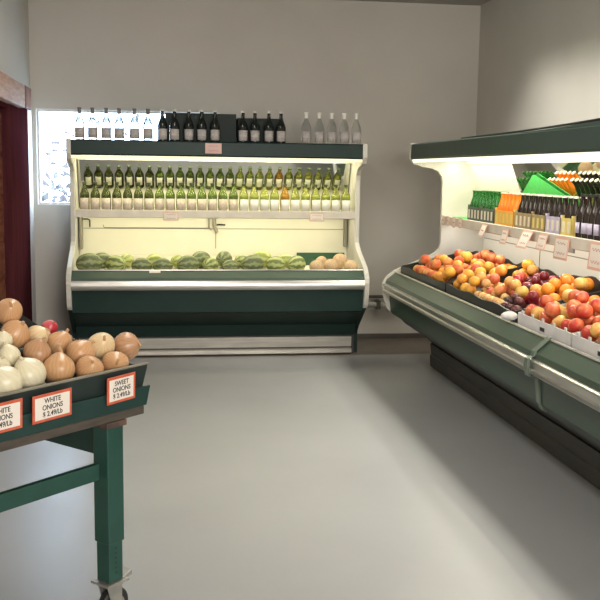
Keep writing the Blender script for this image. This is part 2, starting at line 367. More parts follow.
# ------------------------------------------------------------------ refrigerated cases
END = [(.21, 1.842), (.20, 1.725), (.235, 1.675), (.30, 1.652), (.39, 1.64), (.44, 1.615), (.47, 1.575), (.48, 1.53), (.48, 1.03), (.47, .985), (.44, .955),
       (.37, .915), (.22, .855), (.10, .805), (.035, .755), (.008, .715), (0, .675), (.02, .55), (.045, .485), (.075, .455), (1.14, .455), (1.14, 1.842)]
ENDLOW = [(.09, .454), (.39, .25), (.44, .205), (.45, .17), (.45, 0), (1.14, 0), (1.14, .454)]
def deck_z(u): return .76 + .16 * (u - .10)
MIR0, MIR1 = (.85, 1.262), (.69, 1.69)
DB = -.045
def build_case(label, loc, rz, L, inner, green, sill, kick, joint=None, plain=0, dz=0, dd=0):
    root = empty('refrigerated_display_case', loc, rz)
    tag(root, label, 'refrigerated case')
    T = .04; a, b_ = T, L - T
    for l0, l1 in ((0, T), (L - T, L)):
        B().prism(END, l0, l1).obj('end_panel', M['endp'], root, bevel=.004)
        B().prism(ENDLOW, l0 + .004, l1 - .004).obj('end_base', kick if kick is M['kick'] else green, root)
    skirt = [(.055, .63), (.075, .46), (.10, .44), (.39, .245), (.45, .20), (.52, .20), (.52, .70), (.10, .70)]
    if kick is M['kick']:
        B().prism([(.055, .63), (.07, .47), (.085, .445), (.11, .445), (.11, .63)], a, b_).obj('front_skirt', green, root)
        B().prism([(.12, .44), (.20, .36), (.39, .235), (.44, .19), (.52, .19), (.52, .44)], a, b_).obj('lower_skirt', M['kick'], root)
    else:
        B().prism([(.055, .63), (.08, .43), (.09, .425), (.15, .425), (.15, .63)], a, b_).obj('front_skirt', green, root)
        B().prism([(.11, .42), (.14, .405), (.37, .27), (.40, .17), (.52, .17), (.52, .42)], a, b_).obj('lower_skirt', green, root)
    B().prism([(.105, .790 + dz), (.03, .728 + dz * .5), (.025, .70), (.06, .70), (.108, .755 + dz * .5), (.113, .790 + dz)], a, b_).obj('front_sill', sill, root)
    B().prism([(.098, .791 + dz), (.102, .798 + dz), (.114, .798 + dz), (.114, .791 + dz)], a, b_).obj('sill_lip', M['steel'], root)
    bp = [(.018, .70), (.004, .694), (.002, .686), (.010, .680), (.010, .652), (.0, .646), (-.002, .634), (.006, .624), (.06, .622), (.06, .70)] if kick is M['kick'] else [(.012, .70), (.0, .685), (-.004, .66), (.002, .635), (.016, .622), (.06, .622), (.06, .70)]
    B().prism(bp, a, b_).obj('bumper_rail', M['chrome'] if kick is M['kick'] else M['steel'], root, 'auto')
    if kick is M['kick']:
        B().prism([(.42, .19), (.43, .10), (.42, .09), (.425, 0), (.52, 0), (.52, .19)], a, b_).obj('kick_plate', kick, root)  # steel plate, its dark reflections put into the kick colour
    else:
        B().prism([(.385, .158), (.395, .066), (.46, .066), (.46, .158)], a + .02, b_ - .03).obj('kick_plate', M['kickm'], root)
        B().prism([(.385, .052), (.372, .044), (.372, .014), (.385, .004), (.46, .004), (.46, .052)], a, b_ - .03).obj('kick_rail', M['kickm'], root, 'auto')
        B().prism([(.43, 0), (.43, .17), (.52, .17), (.52, 0)], a, b_).obj('toe_recess', M['kick'], root)
    B().prism([(.52, 0), (.52, .70), (.125, .70), (.125, .757 + dd), (.88, deck_z(.88) - .006 + dd), (.88, 1.79), (1.12, 1.79), (1.12, 0)], a, b_).obj('cabinet_body', M['endp'], root)
    B().prism([(.118, deck_z(.118) - .003 + dd), (.87, deck_z(.87) - .003 + dd), (.87, deck_z(.87) + dd), (.118, deck_z(.118) + dd)], a, b_).obj('deck', inner, root)
    B().prism([(.85, .80), (.85, 1.26), (.879, 1.26), (.879, .80)], a, b_).obj('back_panel', inner, root)
    B().box(a + .02, b_ - .02, .846, .852, 1.075, 1.081).obj('panel_seam', M['seam'], root)
    for k in range(1, max(2, round(L / 1.22))):
        x = L * k / max(2, round(L / 1.22))
        B().box(x - .003, x + .003, .846, .852, .9, 1.222).obj('panel_seam', M['seam'], root)
    # shelf with price rail, slanted mirror above it
    B().box(a, b_, .50, .849, 1.222, 1.249).obj('shelf', M['shelfm'], root)
    B().prism([(.50, 1.258), (.490, 1.255), (.482, 1.195), (.49, 1.19), (.50, 1.19)], a, b_).obj('price_rail', M['rail'], root)
    (u0, z0), (u1, z1) = MIR0, MIR1
    pl = [(u0, z0), (u1, z1), (u1 + .02, z1 + .005), (u0 + .02, z0)]
    B().prism(pl, a + .01 + plain, b_ - .01).obj('mirror', M['mirror'], root)
    if plain: B().prism(pl, a, a + .008 + plain).obj('slanted_panel', inner, root)
    B().prism([(u1 - .012, z1 - .01), (u1 - .012, 1.735), (.879, 1.735), (.879, 1.70), (u1 + .02, z1 - .01)], a, b_).obj('mirror_frame', inner, root)
    # canopy
    B().prism([(.212, 1.712), (.205, 1.725), (.21, 1.828), (.225, 1.838), (1.12, 1.838), (1.12, 1.80), (.26, 1.80), (.25, 1.712)], a, b_).obj('canopy', green, root)
    B().prism([(.25, 1.745), (.25, 1.79), (.879, 1.79), (.879, 1.737), (.66, 1.745)], a, b_).obj('canopy_liner', inner, root)
    B().prism([(.222, 1.711), (.226, 1.688), (.236, 1.688), (.245, 1.711)], a, b_).obj('lamp_diffuser', M['diff_' + ('c' if inner is M['casetint'] else 'w')], root)
    B().tube([(a + .05, .56, 1.728), (b_ - .05, .56, 1.728)], .013, 10).obj('lamp_tube', M['tube'], root, True)
    B().tube([(a + .05, .36, 1.730), (b_ - .05, .36, 1.730)], .013, 10).obj('lamp_tube', M['tube'], root, True)
    B().tube([(a + .05, .53, 1.206), (b_ - .05, .53, 1.206)], .012, 10).obj('added_shelf_tube', M['tube'], root, True)  # tube added under the shelf to brighten the panel below
    if joint:
        for x in joint:
            j = B()
            path = [(.10, .802), (.022, .736), (.018, .712), (-.012, .70), (-.016, .655), (-.004, .612), (.045, .60), (.062, .47), (.08, .436), (.10, .43)]
            for (u, z), (u2, z2) in zip(path, path[1:]):
                j.hexa([(x - .022, u, z), (x + .022, u, z), (x + .022, u + .012, z + .004), (x - .022, u + .012, z + .004),
                        (x - .022, u2, z2), (x + .022, u2, z2), (x + .022, u2 + .012, z2 + .004), (x - .022, u2 + .012, z2 + .004)])
            j.obj('joint_strip', M['jointm'], root)
    return root
M['diff_c'] = emit_mat('warm_diffuser', (1, .93, .62), .6)
M['diff_w'] = emit_mat('pale_diffuser', (1, .97, .80), 1.2)
M['tube'] = emit_mat('lit_tube', (1, .97, .82), 3)
M['jointm'] = mat('grey_green_strip', (.13, .17, .135), .4)

BX, BY = -.785, 7.79
BL = 2.50
back_case = build_case('dark green open refrigerated case along the back wall holding melons', (BX, BY, 0), 0, BL, M['casetint'], M['green'], M['sill'], M['steel'], dz=-.015, dd=DB)
RX, RY = 1.785, 7.65
RL = 5.0
right_case = build_case('long green open refrigerated case along the right wall holding tree fruit', (RX, RY, 0), -PI / 2, RL, M['casew'], M['green_lit'], M['sill2'], M['kick'], joint=[RY - 4.42], plain=.98)
def WB(l, u, z): return Vector((BX + l, BY + u, z))
def WR(y, u, z): return Vector((RX + u, y, z))
# fittings in the back case
B().tube([(1.235, .83, 1.22), (1.235, .83, 1.10), (1.25, .82, 1.075), (1.262, .82, 1.045)], .016).tube([(1.19, .83, 1.22), (1.19, .83, 1.09), (1.21, .83, 1.07)], .008).box(1.18, 1.27, .81, .849, 1.17, 1.221).obj('drain_pipe', mat('pipe_fitting', (.34, .31, .22), .5), back_case, 'auto')
B().tube([(1.26, .83, 1.115), (1.29, .82, 1.118), (1.335, .82, 1.115)], .007).obj('valve_handle', M['blackm'], back_case, True)
B().tube([(.065, .83, 1.16), (.12, .83, 1.16), (.135, .83, 1.15), (.135, .83, 1.09)], .006).obj('wire_bracket', M['blackm'], back_case, True)
B().tube([(.25, .83, 1.11), (.26, .83, 1.085), (.55, .83, 1.085), (1.18, .83, 1.085)], .004).obj('cable', M['seam'], back_case, True)
B().box(.055, .075, .70, .849, .90, 1.221).obj('shelf_upright', M['seam'], back_case)
B().box(BL - .075, BL - .055, .78, .849, .92, 1.221).obj('shelf_upright', M['seam'], back_case)
# fittings in the right case
for x in (1.55, 3.0):
    B().tube([(x, .832, 1.221), (x, .832, 1.12), (x + .03, .832, 1.07), (x + .10, .832, 1.06), (x + .13, .834, 1.08)], .012).obj('drain_pipe', M['casew'], right_case, True)
B().box(2.42, 2.44, .825, .85, .98, 1.06).box(2.42, 2.49, .825, .85, 1.045, 1.06).obj('bracket', M['blackm'], right_case)
B().box(1.72, 1.82, .842, .85, 1.10, 1.14).obj('rating_plate', mat('grey_plate', (.25, .24, .22), .5), right_case)
# cable on the right canopy
cv = B(); secs = [(5.25, 0), (4.9, .002), (4.6, .008), (4.2, .018), (3.8, .022), (3.2, .022)]
vv = []; ff = []
for y, h in secs:
    l = RY - y
    vv += [(l, .218, 1.836), (l, .224, 1.839 + h), (l, .30, 1.841 + h * 1.1), (l, .60, 1.841 + h), (l, .62, 1.836)]
for i in range(len(secs) - 1):
    for k in range(5): ff.append((i * 5 + k, i * 5 + (k + 1) % 5, i * 5 + 5 + (k + 1) % 5, i * 5 + 5 + k))
ff += [(0, 1, 2, 3, 4), tuple(range(len(vv) - 1, len(vv) - 6, -1))]
cv.add(vv, ff).obj('canopy_cover', M['green_lit'], right_case, 'auto')
cb = B().tube([(RX + .26, RY - 1.2, 1.845), (RX + .25, RY - 2.3, 1.848), (RX + .25, RY - 2.75, 1.853), (RX + .25, RY - 3.05, 1.858), (RX + .25, RY - 3.45, 1.867), (RX + .25, RY - 3.9, 1.872)], .006).obj('power_cable', M['blackm'], smooth=True)
tag(cb, 'thin black cable lying along the top of the right case canopy', 'cable')
# pipe between the cases
pp = empty('wall_pipe', (1.74, YB - .07, .34))
tag(pp, 'grey horizontal pipe low on the back wall between the two cases', 'pipe')
B().tube([(0, 0, 0), (1.2, 0, 0)], .028, 14).obj('pipe_run', M['pipe'], pp, True)
B().box(.28, .32, -.035, .07, -.04, .04).obj('pipe_clamp', M['base'], pp)
B().tube([(0, .03, .075), (1.2, .03, .075)], .014, 10).obj('conduit', M['base'], pp, True)

# ------------------------------------------------------------------ bottles
WINE = [(0, 0), (.036, 0), (.041, .005), (.041, .130), (.038, .145), (.027, .170), (.017, .192), (.0145, .208), (.0145, .222), (.0165, .225), (.0165, .240), (0, .240)]
TALL = [(0, 0), (.037, 0), (.042, .005), (.042, .120), (.040, .135), (.030, .163), (.018, .192), (.0145, .21), (.0145, .243), (.0165, .246), (.0165, .258), (0, .258)]
SODA = [(0, 0), (.027, 0), (.031, .004), (.031, .115), (.027, .135), (.0155, .170), (.0125, .185), (.0125, .212), (.0145, .215), (.0145, .222), (0, .222)]
def make_bottle(name, prof, gm, labm, foilm, lz, blz=None, foil_from=None, w=1.05, backm=None):
    o = B().lathe(prof, 18).obj(name, gm, smooth='auto')
    R = max(r for r, _ in prof)
    if labm: B().arc(R + .0003, lz[0], lz[1], -PI / 2 - w, -PI / 2 + w).obj('front_label', labm, o, True)
    if blz: B().arc(R + .0003, blz[0], blz[1], PI / 2 - .62, PI / 2 + .62).obj('back_label', backm or M['labw'], o, True)
    top = prof[-1][1]
    fp = [(r + .0008, z) for r, z in prof if z >= (foil_from or top - .03) - 1e-6 and r > 0]
    fp = [(fp[0][0] - .0006, fp[0][1])] + fp + [(fp[-1][0], top + .001), (0, top + .001)]
    B().lathe(fp, 14).obj('cap', foilm, o, 'auto')
    return o
used = set()
def use(proto):
    if proto.name in used: return copy_tree(proto)
    used.add(proto.name); return proto
# back case, shelf row
kinds = {k: make_bottle('wine_bottle', WINE, M[g], M[l], M['foilg'], (.006, .105), (.045, .138)) for k, g, l in
         (('dark', 'gdark', 'lab'), ('green', 'ggreen', 'lab'), ('lime', 'glime', 'labw'), ('amber', 'gamber', 'labw'))}
seq = ['dark'] * 7 + ['green'] * 8 + ['lime'] * 4 + ['amber'] + ['lime'] * 6
cname = {'dark': 'dark green', 'green': 'green', 'lime': 'yellow-green', 'amber': 'amber'}
for i, k in enumerate(seq):
    o = use(kinds[k]); l = .115 + i * (BL - .23) / 25
    o.location = WB(l, .549 + random.uniform(-.004, .004), 1.25); o.rotation_euler.z = random.uniform(-.1, .1)
    if k == 'amber': lab = 'only amber bottle in the back case shelf row, among yellow-green ones'
    else: lab = f'{cname[k]} labelled bottle on the back case shelf, {ordn(i + 1)} from the left'
    tag(o, lab, 'bottle', 'bottles on the back case shelf')
# green mats standing behind some of the bottles (lie on the shelf)
for (l0, l1, lab) in ((1.03, 1.36, 'left one of two green mats under the back case bottles'), (1.50, 1.72, 'right one of two green mats under the back case bottles')):
    pass
# top of the back case
TZ = 1.8385
clear = make_bottle('wine_bottle', TALL, M['gclear2'], M['labg'], M['labw'], (.012, .098), None, .20)
clear_w = make_bottle('wine_bottle', TALL, M['gclear'], M['labg'], M['foil_backlit'], (.012, .098), None, .20)
dark = make_bottle('wine_bottle', TALL, M['gblack'], M['labg'], M['foil'], (.012, .098), None, .222)
tl = [79.4, 92, 105.5, 117.5, 132.6, 145.6]
def top_l(px): return (px - 69) / 118.4 + .0
for i, px in enumerate([80, 92.5, 105.5, 118, 132.8, 145.8]):
    o = use(clear_w); o.location = WB(.02 + (px - 69.5) / 119.3, .28, TZ)
    tag(o, f'clear wine bottle on the back case top against the window, {ordn(i + 1)} from the left', 'bottle', 'clear bottles in front of the window')
dl = [160, 171.8, 185.8, 198.6, 211.6]
for i, px in enumerate(dl):
    o = use(dark); o.location = WB(.02 + (px - 69.5) / 119.3, .28, TZ)
    lab = ('dark bottle on the back case top at the left edge of the wide black box' if i == 0 else f'dark bottle before the wide black box, {ordn(i)} one right of its edge bottle')
    tag(o, lab, 'bottle', 'dark bottles before the wide black box')
for i, px in enumerate([239.6, 251.6, 265.6, 277.8]):
    o = copy_tree(dark); o.location = WB(.02 + (px - 69.5) / 119.3, .28, TZ)
    tag(o, f'dark bottle before the shorter black box on the back case top, {ordn(i + 1)} from the left', 'bottle', 'dark bottles before the short black box')
for i, px in enumerate([303.5, 316.8, 329.6, 342.4, 355]):
    o = use(clear); o.location = WB(.02 + (px - 69.5) / 119.3, .28, TZ)
    tag(o, f'clear white-necked bottle against the bare wall on the back case, {ordn(i + 1)} from the left', 'bottle', 'clear bottles at the right end')
def carton(name, l0, l1, u0, u1, h, label, lidtilt=0):
    r = empty(name, WB((l0 + l1) / 2, (u0 + u1) / 2, TZ)); w, d_ = (l1 - l0) / 2, (u1 - u0) / 2
    B().box(-w, w, -d_, d_, 0, h - .004).obj('box_body', M['card'], r, bevel=.003)
    B().hexa([(-w, -d_, h - .004), (w, -d_, h - .004), (w, -.003, h - .004), (-w, -.003, h - .004), (-w, -d_, h), (w, -d_, h), (w, -.003, h), (-w, -.003, h)]).obj('box_flap', M['card'], r)
    B().hexa([(-w, .003, h - .004), (w, .003, h - .004), (w, d_, h - .004), (-w, d_, h - .004), (-w, .003, h), (w, .003, h), (w, d_, h), (-w, d_, h)]).obj('box_flap', M['card'], r)
    tag(r, label, 'box')
    return r
carton('black_box', .80, 1.395, .36, .62, .235, 'wide black carton behind dark bottles on the back case top')
carton('black_box', 1.41, 1.795, .36, .62, .205, 'shorter black carton right of the wide one on the back case top')

# ------------------------------------------------------------------ price cards
def price_card(name, w, h, mats, text=None, tsize=.02, scrib=0):
    """upright card facing -y; origin at its centre"""
    paper, bord, ink = mats
    o = B().box(-w / 2, w / 2, -.0012, .0012, -h / 2, h / 2).obj(name, bord)
    bw = min(w, h) * .10
    B().box(-w / 2 + bw, w / 2 - bw, -.0022, -.0011, -h / 2 + bw, h / 2 - bw).obj('paper_face', paper, o)
    if text:
        me = text_mesh(text, tsize, ink)
        t = bpy.data.objects.new('lettering', me); COL.objects.link(t); t.parent = o
        t.location = (0, -.0026, 0); t.rotation_euler = (PI / 2, 0, 0)
    if scrib:
        s = B()
        for k in range(scrib):
            z = h * (.22 - .44 * k / max(1, scrib - 1)) if scrib > 1 else 0
            n = 9; pts = [(-w * .3 + w * .6 * i / n, -.0028, z + (h * .06) * math.sin(i * 2.1 + k)) for i in range(n + 1)]
            s.tube(pts, .0012, 5)
        s.obj('lettering', ink, o)
    return o
PK = (M['paperp'], M['borderp'], M['inkp'])
c = price_card('price_card', .135, .085, PK, None, scrib=2); c.location = WB(1.195, .196, 1.782)
tag(c, 'pinkish price card on the dark green fascia of the back case canopy', 'price card')
c = price_card('price_card', .13, .07, (M['paper'], M['borderp'], M['inkp']), None, scrib=2); c.location = WB(.845, .474, 1.205)
tag(c, 'left price card on the back case shelf rail', 'price card')
c = price_card('price_card', .13, .07, (M['paper'], M['borderp'], M['inkp']), None, scrib=2); c.location = WB(2.115, .474, 1.205)
tag(c, 'right price card on the back case shelf rail', 'price card')
c = B().box(-.045, .045, -.0012, .0012, -.012, .012).obj('shelf_tag', M['paper']); c.location = WB(.71, .052, .772); c.rotation_euler = (-.75, 0, 0)
tag(c, 'small white tag on the green sill of the back case', 'tag')
rc = [(7.53, .055, .075, 1.225, 0), (7.40, .055, .075, 1.225, 0), (7.24, .07, .08, 1.222, 0), (7.08, .08, .075, 1.225, 0), (6.50, .10, .09, 1.205, .5), (6.08, .11, .10, 1.19, .3),
      (5.68, .16, .12, 1.20, .55), (5.44, .13, .10, 1.20, .3), (5.17, .19, .13, 1.185, .1), (4.72, .17, .15, 1.18, .1), (4.2, .15, .12, 1.19, .1)]
for i, (y, w_, h_, z, tl_) in enumerate(rc):
    c = price_card('price_card', w_, h_, (M['paper'], M['borderp'], M['inkp']), None, scrib=2 if i > 4 else 1)
    c.location = WR(y, .474 - h_ * .5 * math.sin(tl_) * .9, z - .0); c.rotation_euler = (-tl_ * .8, 0, -PI / 2)
    tag(c, f'cream price card on the right case shelf rail, {ordn(i + 1)} from the far end', 'price card', 'cards on the right shelf rail')

# ------------------------------------------------------------------ sodas in cartons on the right shelf
SB = {'green': make_bottle('soda_bottle', SODA, M['sgreen'], M['spot'], M['sgreen'], (.03, .09), None, .215),
      'orange': make_bottle('soda_bottle', SODA, M['sorange'], M['ctn_yellow'], M['scap'], (.03, .09), None, .213),
      'cola': make_bottle('soda_bottle', SODA, M['sdark'], M['ctn_tan'], M['scap'], (.03, .09), None, .215),
      'dark': make_bottle('soda_bottle', SODA, M['sdark'], M['ctn_lav'], M['scap'], (.03, .10), None, .215)}
def carrier(y_far, n, cm, kind, label, bl, spots=True, rows=2):
    p = .070; w = n * p + .006
    yc = y_far - w / 2; uc = .512 + rows * p / 2 + .004
    r = empty('bottle_carrier', WR(yc, uc, 1.2505), -PI / 2)
    tag(r, label, 'bottle carton')
    hw, hd, t = w / 2, rows * p / 2 + .003, .003
    bx = B().box(-hw, hw, -hd, hd, 0, .003)
    bx.box(-hw, hw, -hd, -hd + t * .7, .003, .105).box(-hw, hw, hd - t * .7, hd, .003, .105).box(-hw, -hw + t * .7, -hd, hd, .003, .12).box(hw - t * .7, hw, -hd, hd, .003, .12)
    bx.obj('carton_body', cm, r)
    if rows == 2: B().box(-hw + .002, hw - .002, -.001, .001, .003, .16).obj('carton_handle', cm, r)
    if spots:
        for k in range(n):
            x = -hw + .003 + p * (k + .5)
            B().box(x - .016, x + .016, -hd - .001, -hd, .022, .085).obj('print_panel', spots, r, bevel=.0004)
    for j in range(rows):
        for k in range(n):
            o = use(SB[kind]); x = -hw + .003 + p * (k + .5); yy = -hd + .003 + p * (j + .5)
            o.location = WR(yc - x, uc + yy, 1.2545); o.rotation_euler.z = -PI / 2
            rw = ('front row' if j == 0 else 'rear row') + ', ' if rows == 2 else ''
            tag(o, f'{bl}, {rw}{ordn(k + 1)} from the far end', 'bottle', bl)
carrier(7.03, 4, M['ctn_green'], 'green', 'grey-green bottle carton farthest along the right shelf', 'green bottle in the farthest carton', M['spot'])
carrier(6.74, 4, M['ctn_green'], 'green', 'grey-green bottle carton next to the orange drinks', 'green bottle in carton beside orange drinks', M['spot'])
carrier(6.42, 5, M['ctn_yellow'], 'orange', 'yellow carton of orange drinks on the right shelf', 'orange drink in the yellow carton', M['ctn_pale'])
carrier(6.04, 4, M['ctn_tan'], 'cola', 'tan bottle carton just after the yellow one', 'dark bottle in tan carton beside yellow', M['spot'])
carrier(5.75, 3, M['ctn_tan'], 'cola', 'tan bottle carton next to the lavender one', 'dark bottle in tan carton beside lavender', M['ctn_pale'])
carrier(5.52, 3, M['ctn_lav'], 'dark', 'lavender bottle carton on the right shelf', 'dark bottle in the lavender carton', M['spot'])
carrier(5.295, 2, M['ctn_pale'], 'dark', 'pale yellow carton with a round print on the right shelf', 'dark bottle in the pale yellow carton', M['spot'])
TALLD = make_bottle('tall_bottle', [(r * .84, z * .96) for r, z in TALL], M['sdark'], M['ctn_lav'], M['blackm'], (.03, .09), None, .215)
n = 0
for j in range(2):
    for k in range(14):
        o = use(TALLD); o.location = WR(5.09 - k * .078, .55 + j * .085, 1.25); o.rotation_euler.z = -PI / 2 + random.uniform(-.3, .3)
        tag(o, f'loose dark bottle on the right shelf, {"front" if j == 0 else "rear"} row, {ordn(k + 1)} after the cartons', 'bottle', 'loose dark bottles on the right shelf')
def card_pt(y, z, t): return (MIR0[0] + (MIR1[0] - MIR0[0]) * (z - MIR0[1]) / (MIR1[1] - MIR0[1]) - .012 - t, y, z - 1.251)
tp = [(-.60, 1.256), (.36, 1.256), (.36, 1.43), (-.03, 1.60), (-.07, 1.60), (-.60, 1.43)]
nv = len(tp)
tc_ = B().add([card_pt(y, z, 0) for y, z in tp] + [card_pt(y, z, .004) for y, z in tp], [tuple(range(nv)), tuple(range(2 * nv - 1, nv - 1, -1))] + [(i, (i + 1) % nv, nv + (i + 1) % nv, nv + i) for i in range(nv)]).obj('green_card', M['mat_green'])
tc_.location = WR(6.28, 0, 1.251)
tag(tc_, 'bright green peaked card leaning on the mirror behind the bottle cartons', 'card')
gm = B().box(-.22, .22, -.115, .115, 0, .004).obj('green_mat', M['mat_green']); gm.location = WR(7.30, .66, 1.251); gm.rotation_euler.z = -PI / 2
tag(gm, 'bright green mat lying on the far end of the right shelf', 'mat')

# ------------------------------------------------------------------ melons on the back case deck
def ellipsoid(rx, ry, rz, seg=24, rings=14, bump=.0, cleft=0, dimple=0, seed=0):
    b = B(); prof = []
    rnd = random.Random(seed); ph = [rnd.uniform(0, 6.28) for _ in range(4)]
    v = []; f = []
    for i in range(rings + 1):
        th = PI * i / rings
        for j in range(seg):
            a = 2 * PI * j / seg
            x, y, z = math.sin(th) * math.cos(a), math.sin(th) * math.sin(a), -math.cos(th)
            k = 1 + bump * (math.sin(2 * a + ph[0]) * math.sin(th) + .6 * math.sin(3 * th + ph[1]) + .5 * math.sin(3 * a + ph[2]) * math.sin(th))
            if cleft: k -= cleft * math.exp(-(min(a, 2 * PI - a) / .28) ** 2) * math.sin(th)
            dz = 0
            if dimple: dz = -dimple * math.exp(-(math.sin(th) / .32) ** 2) * (1 if z > 0 else -.7)
            v.append((rx * x * k, ry * y * k, rz * (z * k + dz)))
    for i in range(rings):
        for j in range(seg):
            f.append((i * seg + j, i * seg + (j + 1) % seg, (i + 1) * seg + (j + 1) % seg, (i + 1) * seg + j))
    b.add(v, f)
    return b
def fix_poles(me):
    bm = bmesh.new(); bm.from_mesh(me); bmesh.ops.remove_doubles(bm, verts=bm.verts, dist=1e-5)
    bmesh.ops.recalc_face_normals(bm, faces=bm.faces)
    for fc in bm.faces: fc.smooth = True
    bm.to_mesh(me); bm.free(); return me
def fmesh(name, m, *a, **k): return fix_poles(ellipsoid(*a, **k).mesh(name, m, True))
def place(me, name, loc, rot=(0, 0, 0), s=1):
    o = bpy.data.objects.new(name, me); COL.objects.link(o); o.location = loc; o.rotation_euler = rot; o.scale = (s, s, s); return o
ML = {'d': fmesh('melon', M['melon'], .108, .082, .082, bump=.02, seed=1), 'p': fmesh('melon', M['melonp'], .10, .08, .08, bump=.02, seed=2), 'y': fmesh('melon', M['melony'], .095, .08, .08, bump=.03, seed=3)}
# (pixel-row order as in the photo: along-case position, depth, kind, turn, scale)
front = [(.17, 'd', .3, 1.06), (.385, 'p', -.5, .95), (.60, 'd', .05, .82), (.775, 'd', .0, .8), (.985, 'd', .4, .95), (1.175, 'p', .9, .85), (1.345, 'd', .2, .72), (1.53, 'd', .3, .98), (1.73, 'p', -.4, .92), (1.905, 'p', .5, .95)]
names = {'d': 'dark striped green melon', 'p': 'pale striped green melon', 'y': 'yellow-green melon'}
for i, (l, k, rz, s) in enumerate(front):
    s *= .96; r = .082 * s
    o = place(ML[k], 'melon', WB(l, .235, deck_z(.235) + DB + r * 1.05), (random.uniform(-.4, .4), 0, rz), s)
    tag(o, f'{names[k]} in the front row of the back case, {ordn(i + 1)} from the left', 'melon', 'front melons')
rear = [(.26, 'd', .2, .9), (.47, 'y', 1.1, .85), (.70, 'y', .3, .85), (.90, 'y', .8, .8), (1.10, 'd', .6, 1.0), (1.30, 'd', 1.2, 1.0), (1.45, 'p', .5, .8), (1.63, 'y', -.6, 1.06), (1.83, 'y', .2, .85)]
for i, (l, k, rz, s) in enumerate(rear):
    s *= .86; r = .082 * s
    o = place(ML[k], 'melon', WB(l, .42, deck_z(.42) + DB + r * 1.05), (random.uniform(-.4, .4), 0, rz), s)
    tag(o, f'{names[k]} in the rear row of the back case, {ordn(i + 1)} from the left', 'melon', 'rear melons')
ct = fmesh('cantaloupe', M['cant'], .066, .066, .063, bump=.012, seed=4)
for l, u, s, t in ((2.075, .21, .9, 'leftmost at the front'), (2.205, .24, .93, 'second from the left'), (2.31, .385, 1.0, 'topmost, behind the others'), (2.375, .215, .9, 'rightmost, by the end panel'), (2.15, .40, .8, 'partly hidden at the left rear')):
    o = place(ct, 'cantaloupe', WB(l, u, deck_z(u) + DB + .066 * s * 1.05), (random.uniform(-1, 1), random.uniform(-1, 1), 0), s)
    tag(o, f'tan cantaloupe at the right end of the back case, {t}', 'cantaloupe', 'cantaloupes in the back case')
mm = B().prism([(.50, deck_z(.50) + .001), (.76, deck_z(.76) + .001), (.76, deck_z(.76) + .05), (.74, deck_z(.74) + .05), (.72, deck_z(.72) + .006), (.50, deck_z(.50) + .006)], 1.98, 2.42).obj('liner_mat', mat('dark_green_liner', (.03, .09, .04), .8))
mm.location = (BX, BY, DB)
tag(mm, 'dark green liner mat behind the cantaloupes', 'mat')

# ------------------------------------------------------------------ fruit trays in the right case
SL = .16; TH = math.atan(SL)
def tray(name, y0, y1, u0, u1, hf, hb, m, label, cat, peaks=True, t=.008, lining=None, seams=()):
    """open tray lying on the sloping deck; local x along the case, local y into it, baked slope"""
    r = empty(name, WR((y0 + y1) / 2, u0, deck_z(u0) + .002), -PI / 2)
    tag(r, label, cat)
    w = (y0 - y1) / 2; D = u1 - u0
    def P(x, u, z): return (x, u - 0 * z, SL * u + z)
    def wall(pa, pb, n, hfun, out):
        b = B(); v = []; f = []
        for i in range(n + 1):
            k = i / n; x = pa[0] + (pb[0] - pa[0]) * k; u = pa[1] + (pb[1] - pa[1]) * k; h = hfun(k)
            ox, ou = out
            v += [P(x, u, 0), P(x + ox * t, u + ou * t, 0), P(x + ox * t, u + ou * t, h), P(x, u, h)]
        for i in range(n):
            for q in range(4): f.append((i * 4 + q, i * 4 + (q + 1) % 4, i * 4 + 4 + (q + 1) % 4, i * 4 + 4 + q))
        f += [(0, 1, 2, 3), (n * 4 + 3, n * 4 + 2, n * 4 + 1, n * 4)]
        return b.add(v, f)
    fh = .045 if lining else .032
    fl = B().hexa([P(-w, 0, 0), P(w, 0, 0), P(w, D, 0), P(-w, D, 0), P(-w, 0, fh), P(w, 0, fh), P(w, D, fh), P(-w, D, fh)])
    fl.obj('tray_floor', lining or m, r)
    ph = random.uniform(0, 6)
    pk = (lambda k: hb + .035 * max(0, math.sin(k * 9 + ph)) + .012 * math.sin(k * 23 + ph)) if peaks else (lambda k: hb)
    fr = (lambda k: hf + .006 * math.sin(k * 17 + ph)) if peaks else (lambda k: hf)
    wl = wall((-w, 0), (w, 0), 30, fr, (0, -1)); 
    wl.obj('front_wall', m, r)
    wall((-w, D), (w, D), 30, pk, (0, 1)).obj('rear_wall', m, r)
    for s in (-1, 1):
        wall((s * w, 0), (s * w, D), 8, lambda k: hf + (hb - hf) * k, (s, 0)).obj('side_wall', m, r)
    return r
tray('produce_tray', 7.54, 6.30, .140, .70, .082, .118, M['blackp'], 'black plastic tray of peaches at the far end of the right case', 'tray')
tray('produce_tray', 6.27, 5.00, .140, .70, .082, .118, M['blackp'], 'black plastic tray of mixed small fruit before the white boxes', 'tray')
tray('produce_tray', 4.97, 3.35, .50, .80, .085, .11, M['blackp'], 'black plastic tray of oranges behind the white boxes', 'tray')
